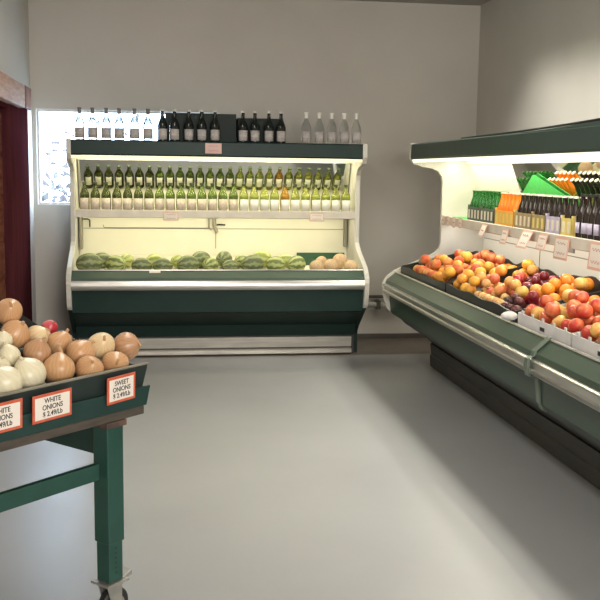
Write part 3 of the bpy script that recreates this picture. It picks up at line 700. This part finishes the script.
for y0, y1, lab in ((4.93, 4.25, 'white cardboard box of yellow and red apples, farther of two'), (4.225, 3.62, 'white cardboard box of red apples, nearer of two')):
    bx = tray('cardboard_box', y0, y1, .140, .470, .085, .09, M['whitebox'], lab, 'box', peaks=False, t=.005, lining=M['boxin'])
    w = (y0 - y1) / 2
    for k in range(5):   # stacking tabs on the rim
        x = -w + .06 + k * (2 * w - .12) / 4
        B().box(x - .012, x + .012, -.005, 0, .085, .102).obj('stacking_tab', M['whitebox'], bx)
    B().hexa([(-.03, -.0062, .035), (.03, -.0062, .035), (.03, -.005, .035), (-.03, -.005, .035), (-.03, -.0062, .055), (.03, -.0062, .055), (.03, -.005, .055), (-.03, -.005, .055)]).obj('hand_hole', M['blackm'], bx)
wp = ellipsoid(.045, .035, .026, 16, 10, bump=.06, seed=11).obj('crumpled_paper', M['whitebox'], smooth=True)
fix_poles(wp.data); wp.location = WR(4.965, .10, .80 + .028)
tag(wp, 'small wad of white paper on the sill by the white box', 'paper')
cr = ellipsoid(.085, .055, .04, 24, 14, bump=.14, seed=5).obj('paper_bag', M['crum'], smooth=True)
fix_poles(cr.data); cr.location = WR(7.40, .30, deck_z(.30) + .047 + .062); cr.rotation_euler.z = -1.2
tag(cr, 'crumpled brown paper bag in the far corner of the fruit tray', 'bag')

def fset(name, m, rx, ry, rz, **k): return [fmesh(name, M[m], rx, ry, rz, 20, 12, seed=i * 7 + 1, **k) for i in range(3)]
FR = {'peach': (fset('peach', 'peach', .041, .041, .039, bump=.012, cleft=.05, dimple=.12), .040, 'red-orange peach'),
      'necta': (fset('nectarine', 'necta', .038, .038, .037, bump=.012, cleft=.05, dimple=.12), .037, 'pinkish yellow nectarine'),
      'mango': (fset('mango', 'mango', .046, .037, .036, bump=.02), .038, 'yellow-orange mango'),
      'lemon': (fset('yellow_peach', 'lemon', .041, .041, .040, bump=.012, cleft=.05, dimple=.12), .040, 'bright yellow peach'),
      'apric': (fset('apricot', 'apric', .030, .030, .029, bump=.01, cleft=.06, dimple=.1), .030, 'small pale apricot'),
      'plumr': (fset('plum', 'plumr', .034, .032, .032, bump=.012, cleft=.03), .033, 'shiny red plum'),
      'plumd': (fset('plum', 'plumd', .032, .027, .027, bump=.015), .028, 'small dark purple plum'),
      'orange': (fset('orange', 'orange', .039, .039, .038, bump=.008, dimple=.06), .038, 'bright orange'),
      'appler': (fset('apple', 'appler', .041, .041, .038, bump=.015, dimple=.25), .040, 'red apple'),
      'appley': (fset('apple', 'appley', .041, .041, .038, bump=.015, dimple=.25), .040, 'yellow apple')}
KEYS = {'peach': 'peach', 'necta': 'nectarine', 'mango': 'mango', 'lemon': 'yellow_peach', 'apric': 'apricot', 'plumr': 'plum', 'plumd': 'plum', 'orange': 'orange', 'appler': 'apple', 'appley': 'apple'}
def kindA(y, u):
    j = random.random()
    if u < .22:
        if y > 6.75: return 'peach' if j < .7 else 'necta'
        if y > 5.80: return 'mango' if j < .75 else 'lemon'
        if y > 5.30: return 'apric'
        return 'plumd'
    if u < .38:
        if y > 6.35: return 'peach' if j < .75 else 'mango'
        if y > 5.95: return 'lemon' if j < .7 else 'necta'
        if y > 5.45: return 'apric' if u < .30 and j < .6 else 'necta'
        return 'plumd' if u < .30 else ('plumr' if j < .5 else 'appley')
    if y > 6.55: return 'peach' if j < .75 else 'lemon'
    if y > 5.95: return 'mango' if j < .55 else ('necta' if j < .8 else 'lemon')
    if y > 5.82 and u < .5: return 'peach'
    if y > 5.42: return 'plumr' if j < .85 else 'plumd'
    return 'orange' if j < .6 else 'appley'
PLACED = []
def drop(y, u, r, base):
    """lowest resting height of a fruit at (y, u) on the tray floor and the fruit already there"""
    z = deck_z(u) + base + r * 1.06
    for (py, pu, pz, pr) in PLACED:
        d2 = (py - y) ** 2 + (pu - u) ** 2; R2 = (pr + r) ** 2 * 1.05
        if d2 < R2: z = max(z, pz + math.sqrt(R2 - d2))
    PLACED.append((y, u, z, r))
    return z
def fill(y0, y1, u0, u1, kfun, where, group, base=.047, rows=4, pitch=.09, top=.7):
    n = int((y0 - y1) / pitch)
    for layer in (0, 1):
        for j in range(rows - layer):
            f = (j + .5 * layer) / max(1, rows - 1)
            u = u0 + (u1 - u0) * f; cnt = 0
            for i in range(n - layer):
                if layer and random.random() > top: continue
                y = y0 - (y0 - y1) * (i + .5 + .5 * layer) / n
                k = kfun(y, u)
                ms, r, nm = FR[k]
                s = random.uniform(.94, 1.06)
                yy, uu = y + random.uniform(-.016, .016) * (1 if 0 < i < n - 1 else .3), u + random.uniform(-.014, .014) * (1 if 0 < j < rows - 1 else .2)
                rad = r * s * (1.22 if k == 'mango' else 1.03)
                z = drop(yy, uu, rad, base)
                if z > deck_z(u) + base + .125: PLACED.pop(); continue
                o = place(random.choice(ms), KEYS[k], WR(yy, uu, z), (random.uniform(-.7, .7), random.uniform(-.7, .7), random.uniform(0, 6.28)) if k != 'mango' else
                          (random.uniform(-.5, .5), random.uniform(-.15, .15), -PI / 2 + random.uniform(-.4, .4)), s)
                cnt += 1
                if layer: lab = f'{nm} {where}, top layer {ordn(j + 1)} row, {ordn(cnt)} from far end'
                else: lab = f'{nm} {where}, {ordn(j + 1)} row, {ordn(cnt)} from far end'
                tag(o, lab, 'fruit', group)
fill(7.28, 6.33, .190, .645, kindA, 'in far black tray', 'fruit in the far black tray', rows=6, pitch=.092, top=.5, base=.034)
fill(6.22, 5.05, .188, .645, kindA, 'in second black tray', 'fruit in the second black tray', rows=7, pitch=.080, top=.5, base=.034)
fill(4.94, 3.45, .555, .745, lambda y, u: 'orange', 'in the rear tray', 'oranges behind the white boxes', rows=3, pitch=.084, top=.6, base=.034)
fill(4.91, 4.27, .190, .420, lambda y, u: 'appley' if (y > 4.68 and random.random() < .8) or random.random() < .12 else 'appler', 'in the farther white box', 'apples in the farther white box', rows=3, pitch=.088, top=.9)
fill(4.205, 3.64, .190, .420, lambda y, u: 'appler' if random.random() < .8 else 'appley', 'in the nearer white box', 'apples in the nearer white box', rows=3, pitch=.088, top=.9)

# ------------------------------------------------------------------ onion table
C0 = Vector((-.067, 3.344, 0)); E_ = Vector((.69975, .71439, 0)); N_ = Vector((-.71439, .69975, 0))
AZ = math.atan2(E_.y, E_.x)
def WT(s, n, z): return C0 + E_ * s + N_ * n + Vector((0, 0, z))
TL, TD = 1.9, 1.0
tb = empty('rolling_table', WT(-TL / 2, TD / 2, 0), AZ)
tag(tb, 'green steel rolling table on casters carrying the onions', 'table')
hx, hy = TL / 2, TD / 2
B().box(-hx, hx - .012, -hy - .004, hy, .742, .772).obj('table_top', M['plywood'], tb, bevel=.003)
for s in (-1, 1):
    for q in (-1, 1):
        lx, ly = s * (hx - .148), q * (hy - .035)
        lg = B().box(lx - .037, lx + .037, ly - .037, ly + .037, .305, .722).obj('leg', M['table'], tb, bevel=.004)
        pb = B().box(lx - .032, lx + .032, ly - .032, ly + .032, .163, .305).obj('leg_extension', M['table'], lg, bevel=.003)
        h = B()
        for k in range(6): h.lathe([(0, 0), (.0045, 0), (.0045, .0012), (0, .0012)], 10)
        v = []; h = B()
        for k in range(6):
            cz = .285 - k * .018
            ring = [(.0045 * math.cos(2 * PI * i / 10), .0045 * math.sin(2 * PI * i / 10)) for i in range(10)]
            h.add([(lx + .0325, ly - .012 + a_, cz + b__) for a_, b__ in ring] + [(lx + .0318, ly - .012 + a_, cz + b__) for a_, b__ in ring],
                  [tuple(range(10)), tuple(range(19, 9, -1))] + [(i, (i + 1) % 10, 10 + (i + 1) % 10, 10 + i) for i in range(10)])
            h.add([(lx - .0 + a_ , ly - .0325, cz + b__) for a_, b__ in ring] + [(lx + a_, ly - .0318, cz + b__) for a_, b__ in ring],
                  [tuple(range(10)), tuple(range(19, 9, -1))] + [(i, (i + 1) % 10, 10 + (i + 1) % 10, 10 + i) for i in range(10)])
        h.obj('pin_holes', M['blackm'], lg)
        B().box(lx - .045, lx + .045, ly - .045, ly + .045, .722, .742).obj('leg_bracket', M['rust'], lg)
        # caster
        cs = B().box(lx - .05, lx + .05, ly - .045, ly + .045, .152, .162)
        cs.lathe([(0, 0), (.026, 0), (.026, .014), (0, .014)], 16, (lx, ly, .138))
        for t_ in (-.026, .022):
            cs.hexa([(lx - .01, ly + t_, .055), (lx + .03, ly + t_, .055), (lx + .03, ly + t_ + .004, .055), (lx - .01, ly + t_ + .004, .055),
                     (lx - .035, ly + t_, .148), (lx + .035, ly + t_, .148), (lx + .035, ly + t_ + .004, .148), (lx - .035, ly + t_ + .004, .148)])
        ca = cs.obj('caster', M['zinc'], lg, bevel=.001)
        wv = B().lathe([(.012, -.018), (.056, -.018), (.063, -.011), (.063, .011), (.056, .018), (.012, .018)], 26)
        wo = wv.obj('caster_wheel', M['rubber'], lg, 'auto'); wo.location = (lx + .012, ly, .064); wo.rotation_euler = (PI / 2, 0, 0)
        hv = B().lathe([(0, -.0195), (.038, -.0195), (.038, .0195), (0, .0195)], 20).obj('wheel_hub', M['hub'], lg, 'auto'); hv.location = (lx + .012, ly, .064); hv.rotation_euler = (PI / 2, 0, 0)
        B().hexa([(lx + .03, ly - .03, .150), (lx + .085, ly - .022, .158), (lx + .085, ly + .022, .158), (lx + .03, ly + .03, .150),
                  (lx + .03, ly - .03, .164), (lx + .085, ly - .022, .176), (lx + .085, ly + .022, .176), (lx + .03, ly + .03, .164)]).obj('brake_lever', M['zinc'], lg, bevel=.002)
for q in (-1, 1):
    B().box(-hx + .20, hx - .20, q * (hy - .035) - .012, q * (hy - .035) + .012, .540, .598).obj('long_rail', M['table'], tb, bevel=.003)
for s in (-1, 1):
    lx = s * (hx - .148)
    B().box(lx - .018, lx + .018, -hy + .07, hy - .07, .613, .722).obj('end_rail', M['table_shade'], tb, bevel=.003)
# outer apron board
B().hexa([(-hx, -hy - .004, .772), (hx, -hy - .004, .772), (hx, -hy + .006, .772), (-hx, -hy + .006, .772),
          (-hx, -hy - .010, .842), (hx + .014, -hy - .010, .842), (hx + .014, -hy, .842), (-hx, -hy, .842)]).obj('apron_board', M['apron'], tb, bevel=.002)
# onion crate on the table: flared walls and a raised sloping bed
on = [
 (-.543, .070, .934, .057, 'on_w', 'big white onion at the left end of the front row', (.5, -.4, 0), .95, 'on_neckw'),
 (-.447, .070, .945, .054, 'on_w', 'big white onion above the left edge of the middle price card', (.2, -.5, .4), .98, 'on_neckw'),
 (-.417, .046, .893, .026, 'on_w', 'small white onion peeking out behind the middle price card', (0, 0, 0), .95, 'on_neckw'),
 (-.327, .070, .943, .056, 'on_y', 'large golden onion with a standing neck between white onions and right price card', (-.3, .1, .3), .86, 'on_neck'),
 (-.198, .068, .922, .048, 'on_y', 'smooth golden onion in the front row left of the right price card', (.9, .3, .2), .95, 'on_neck'),
 (-.080, .068, .923, .047, 'on_y', 'round tan onion resting directly behind the right price card', (1.3, .2, .1), .98, 'on_neck'),
 (.036, .135, .962, .050, 'on_y2', 'brown onion at the right corner of the crate, its tip pointing right', (1.1, .9, .6), .95, 'on_neck'),
 (-.462, .150, .998, .038, 'on_w', 'medium white onion behind the two big white ones', (.3, -.2, 0), .95, 'on_neckw'),
 (-.515, .130, .968, .037, 'on_w', 'white onion at the left edge of the photo above the front white onion', (.5, .2, .3), .95, 'on_neckw'),
 (-.350, .150, .992, .047, 'on_y2', 'dull brown onion behind the big white one with a flat top', (.2, .3, .2), .9, 'on_neck'),
 (-.170, .145, .962, .052, 'on_y', 'lumpy golden onion in the middle row left of the pale round one', (.3, .7, .8), .86, 'on_neck'),
 (-.058, .165, .972, .050, 'on_p', 'pale cream round onion second from the right end of the crate', (1.0, .2, .2), .95, 'on_neck'),
 (-.443, .205, 1.038, .031, 'on_w', 'small greenish white onion below the top golden onion', (.2, 0, 0), .95, 'on_neckw'),
 (-.384, .220, 1.050, .050, 'on_y', 'golden onion directly under the topmost one', (.7, .4, .5), .95, 'on_neck'),
 (-.285, .232, 1.028, .040, 'on_p', 'pale peeling onion just left of the red onion', (.4, .9, .2), .92, 'on_neck'),
 (-.205, .215, .992, .049, 'on_y', 'rosy golden onion behind the standing neck, beside the red onion', (.5, .3, .9), .9, 'on_neck'),
 (-.378, .258, 1.122, .047, 'on_y', 'topmost golden onion on the heap at the left edge', (.9, .5, 0), .95, 'on_neck'),
]
on += [(-.148, .335, 1.030, .030, 'redo', 'small bright red onion at the back of the heap', (.6, .5, 0), .95, 'on_neck'),
 (-.190, .312, 1.012, .022, 'on_p', 'tiny pinkish onion touching the red one', (.3, .2, 0), .95, 'on_neck'),
 (-.45, .325, 1.14, .038, 'redo', 'dark red onion behind the topmost golden onion', (.3, .2, 0), .95, 'on_neck'),
 (-.095, .30, .985, .018, 'on_y2', 'tiny brown onion right of the red one at the back', (.3, .2, 0), .95, 'on_neck')]
eye = (E_.dot(Vector((0, 0, 0)) - C0), N_.dot(Vector((0, 0, 0)) - C0), 1.6)
ps = [Vector(a[:3]) for a in on]
ds = [(p_ - Vector(eye)).normalized() for p_ in ps]
rs = [a[3] * 1.03 for a in on]
for it in range(200):   # settle: onions that clip move forward or back into the heap
    for i in range(len(on)):
        for j in range(i):
            dv = ps[i] - ps[j]; need = rs[i] + rs[j]
            if dv.length >= need: continue
            ax = (ds[i] + ds[j]).normalized(); dep = dv.dot(ax); lat2 = max(0, dv.length_squared - dep * dep)
            want = math.sqrt(max(0, need * need - lat2)); g = want - abs(dep); sg = 1 if dep >= 0 else -1
            ps[i] += ds[i] * sg * g * .3; ps[j] -= ds[j] * sg * g * .3
    for p_, d_, a in zip(ps, ds, on):
        lo = a[3] * 1.05 + .014
        if p_[1] < lo: p_ += d_ * ((lo - p_[1]) / max(.2, d_[1]))
on = [(p_[0], p_[1], p_[2]) + tuple(a[3:]) for p_, a in zip(ps, on)]
def bed(s, n):
    k = max(0, min(1, (-s - .12) / .23)); k = k * k * (3 - 2 * k)
    nn = min(n, .30)
    z = .862 + (nn - .03) * (.38 + .42 * k) - max(0, n - .30) * .3
    for a in on:   # hollows where the onions lie
        d2 = (s - a[0]) ** 2 + (n - a[1]) ** 2; R2 = (a[3] * 1.2 + .012) ** 2
        if d2 < R2: z = min(z, a[2] - math.sqrt(R2 - d2) + .004)
    return max(z, .80)
cr_ = empty('onion_crate', WT(-.44, .21, .772), AZ)
tag(cr_, 'black-green produce crate heaped with onions on the rolling table', 'crate')
def cl(s, n, z): return (s + .44, n - .21, z - .772)
S0, S1, N0, N1 = -.95, -.005, .026, .405
v = []; f = []; ni, nj = 90, 40
for i in range(ni + 1):
    for j in range(nj + 1):
        s = S0 + (S1 - S0) * i / ni; n = N0 + (N1 - N0) * j / nj
        v.append(cl(s, n, bed(s, n) - .004))
for i in range(ni):
    for j in range(nj): f.append((i * (nj + 1) + j, (i + 1) * (nj + 1) + j, (i + 1) * (nj + 1) + j + 1, i * (nj + 1) + j + 1))
B().add(v, f).obj('crate_bed', M['crate'], cr_, True)
B().hexa([cl(S0, .012, .774), cl(S1 - .02, .012, .774), cl(S1 - .02, .022, .774), cl(S0, .022, .774), cl(S0, -.004, .912), cl(S1 + .012, -.004, .918), cl(S1 + .012, .008, .918), cl(S0, .008, .912)]).obj('front_wall', M['crate'], cr_, bevel=.002)
B().hexa([cl(S0, -.006, .912), cl(S1 + .014, -.006, .918), cl(S1 + .014, .010, .918), cl(S0, .010, .912), cl(S0, -.006, .917), cl(S1 + .014, -.006, .923), cl(S1 + .014, .010, .923), cl(S0, .010, .917)]).obj('front_rim', M['lip'], cr_)
B().hexa([cl(S1 - .02, .022, .774), cl(S1 - .01, .022, .774), cl(S1 - .01, .43, .774), cl(S1 - .02, .43, .774), cl(S1 + .012, .01, .905), cl(S1 + .024, .01, .905), cl(S1 + .06, .43, .90), cl(S1 + .05, .43, .90)]).obj('end_wall', M['crate'], cr_, bevel=.002)
B().hexa([cl(S0, .41, .774), cl(S1 - .02, .41, .774), cl(S1 - .02, .42, .774), cl(S0, .42, .774), cl(S0, .41, .95), cl(S1 + .05, .42, .955), cl(S1 + .05, .43, .955), cl(S0, .42, .95)]).obj('rear_wall', M['crate'], cr_, bevel=.002)
# onions
def onion_mesh(m, r, squash, seed):
    rnd = random.Random(seed); prof = []
    H = r * squash
    for t in range(15):
        th = PI * t / 14; rr = math.sin(th) ** .92; z = -math.cos(th)
        prof.append((rr, z))
    b = B(); seg = 24; vv = []; ff = []
    ph = [rnd.uniform(0, 6.28) for _ in range(3)]
    for i, (rr, z) in enumerate(prof):
        for j in range(seg):
            a = 2 * PI * j / seg
            k = 1 + .03 * math.sin(2 * a + ph[0]) + .02 * math.sin(3 * a + ph[1]) * rr
            zz = z * H
            q = rr
            if z > .72: zz += (z - .72) ** 1.3 * H * 1.15; q = rr * (1 - .25 * (z - .72) / .28)
            if z < -.9: zz += (-.9 - z) * H * .3
            vv.append((r * q * k * math.cos(a), r * q * k * math.sin(a), zz))
    for i in range(14):
        for j in range(seg): ff.append((i * seg + j, i * seg + (j + 1) % seg, (i + 1) * seg + (j + 1) % seg, (i + 1) * seg + j))
    return fix_poles(b.add(vv, ff).mesh('onion', m, True))
def onion(s, n, z, r, m, label, tilt=(0, 0, 0), squash=.92, seed=1, neckm='on_neck', neck=1.0):
    o = place(onion_mesh(M[m], r, squash, seed), 'onion', WT(s, n, z), tilt)
    top = r * squash * 1.22
    rnd = random.Random(seed + 50)
    pts = [(0, 0, top - r * .20), (rnd.uniform(-.1, .1) * r, rnd.uniform(-.1, .1) * r, top - r * .02), (rnd.uniform(-.3, .3) * r * neck, rnd.uniform(-.3, .3) * r * neck, top + r * .26 * neck)]
    nb = B(); seg = 8; vv = []; ff = []
    for (x, y, zz), rad in zip(pts, (.26 * r, .12 * r, .10 * r)):
        vv += [(x + rad * math.cos(2 * PI * q / seg) * rnd.uniform(.8, 1.2), y + rad * math.sin(2 * PI * q / seg) * rnd.uniform(.8, 1.2), zz) for q in range(seg)]
    for i in range(2):
        for q in range(seg): ff.append((i * seg + q, i * seg + (q + 1) % seg, (i + 1) * seg + (q + 1) % seg, (i + 1) * seg + q))
    ff.append(tuple(range(2 * seg, 3 * seg)))
    nb.add(vv, ff).obj('neck', M[neckm], o, True, label='dry papery onion neck')
    tag(o, label, 'onion', 'onions heaped in the crate')
    return o
for i, (s, n, z, r, m, lab, tilt, sq, nk) in enumerate(on):
    onion(s, n, z, r, m, lab, tilt, sq, i + 3, nk, 1.6 if i == 3 else .7)
# black crate standing behind
bk = empty('black_crate', WT(-.32, .62, .774), AZ)
tag(bk, 'empty black plastic crate behind the onion heap', 'crate')
q = B()
for (x0, x1, y0, y1) in ((-.30, .30, -.17, -.16), (-.30, .30, .16, .17), (-.30, -.29, -.16, .16), (.29, .30, -.16, .16)): q.box(x0, x1, y0, y1, 0, .20)
q.box(-.29, .29, -.16, .16, 0, .01)
q.obj('crate_body', M['blackp'], bk, bevel=.002)
fp_ = [(-.30, .195), (.26, .195), (.235, .232), (.12, .308), (-.30, .318)]
B().add([(x, -.178, z) for x, z in fp_] + [(x, -.172, z) for x, z in fp_], [tuple(range(5)), tuple(range(9, 4, -1))] + [(i, (i + 1) % 5, 5 + (i + 1) % 5, 5 + i) for i in range(5)]).obj('crate_flap', M['blackp'], bk)
# hand-written cards clipped to the apron
def table_card(s0, s1, zc, hh, text, label, roll=0):
    w_ = s1 - s0
    c_ = price_card('price_card', w_, hh, (M['paper'], M['border'], M['ink']), text, .023)
    for ch in c_.children:
        if ch.name.startswith('lettering'): ch.scale = (.9, 1, 1)
    c_.location = WT((s0 + s1) / 2, -.019, zc); c_.rotation_euler = (.06, roll, AZ)
    tag(c_, label, 'price card')
table_card(-.507, -.352, .853, .090, 'WHITE\nONIONS\n$ 2.49/Lb', 'white onions price card with orange border, middle of three on the crate', -.02)
table_card(-.199, -.070, .857, .094, 'SWEET\nONIONS\n$ 2.49/Lb', 'price card at the right corner of the crate, orange bordered', -.03)
table_card(-.70, -.545, .853, .094, 'WHITE\nONIONS\n$ 2.49/Lb', 'leftmost orange bordered price card, cut by the photo edge', -.01)

# ------------------------------------------------------------------ light
def area(name, loc, rot, sx, sy, power, color, spread=180):
    L = bpy.data.lights.new(name, 'AREA'); L.shape = 'RECTANGLE'; L.size = sx; L.size_y = sy; L.energy = power; L.color = color; L.spread = math.radians(spread)
    o = bpy.data.objects.new(name, L); COL.objects.link(o); o.location = loc; o.rotation_euler = rot; return o
# tubes under the two canopies, plus lights added under the shelves
area('canopy_light', WB(BL / 2, .56, 1.712), (.12, 0, 0), BL - .2, .05, 7, (1, .94, .62))
area('canopy_light', WB(BL / 2, .36, 1.722), (.2, 0, 0), BL - .2, .05, 7, (1, .94, .62))
area('added_shelf_light', WB(BL / 2, .535, 1.19), (.45, 0, 0), BL - .2, .03, 3.6, (1, .94, .68))  # added light for the panel below the back shelf
area('canopy_light', WR(RY - RL / 2, .56, 1.712), (.12, 0, -PI / 2), RL - .2, .05, 21, (1, .95, .74))
area('canopy_light', WR(RY - RL / 2, .36, 1.722), (.15, 0, -PI / 2), RL - .2, .05, 8, (1, .95, .74))
area('added_shelf_light', WR(RY - RL / 2, .535, 1.19), (.45, 0, -PI / 2), RL - .2, .03, 9, (1, .97, .90))  # added light for the panel below the right shelf
# daylight through the shop front behind the camera, ceiling tubes
area('shop_front_daylight', (1.1, YF + .1, 1.9), (PI / 2, 0, .12), 3.2, 2.1, 310, (1, .96, .91))
area('ceiling_tubes', (.1, 4.8, ZC - .12), (0, 0, 0), .5, 3.2, 62, (1, .95, .87))
# tubes above the right case, spread narrowed to keep light off the wall
area('ceiling_tubes', (2.33, 4.8, ZC - .12), (0, 0, 0), .06, 5.5, 50, (1, .95, .86), 95)
area('ceiling_tubes', (2.47, 4.8, ZC - .12), (0, 0, 0), .06, 5.5, 34, (1, .95, .86), 95)
w_ = bpy.data.worlds.new('sky'); sc.world = w_; w_.use_nodes = True
bg = w_.node_tree.nodes['Background']; bg.inputs[0].default_value = (.56, .76, 1, 1); bg.inputs[1].default_value = 19

# ------------------------------------------------------------------ camera
F, PIT, YAW, ROL = 950., .134146, .143183, -.01357
fw = Vector((math.sin(YAW) * math.cos(PIT), math.cos(YAW) * math.cos(PIT), -math.sin(PIT)))
rt = Vector((math.cos(YAW), -math.sin(YAW), 0)); dn = fw.cross(rt)
rt2 = rt * math.cos(ROL) + dn * math.sin(ROL); dn2 = dn * math.cos(ROL) - rt * math.sin(ROL)
cd = bpy.data.cameras.new('camera'); cd.sensor_width = 36; cd.lens = F / 600 * 36
co = bpy.data.objects.new('camera', cd); COL.objects.link(co)
mw = Matrix((rt2, -dn2, -fw)).transposed().to_4x4(); mw.translation = (0, 0, 1.6)
co.matrix_world = mw; sc.camera = co
sc.view_settings.view_transform = 'Standard'; sc.view_settings.look = 'None'; sc.view_settings.gamma = 1; sc.view_settings.use_curve_mapping = False
sc.view_settings.exposure = .08
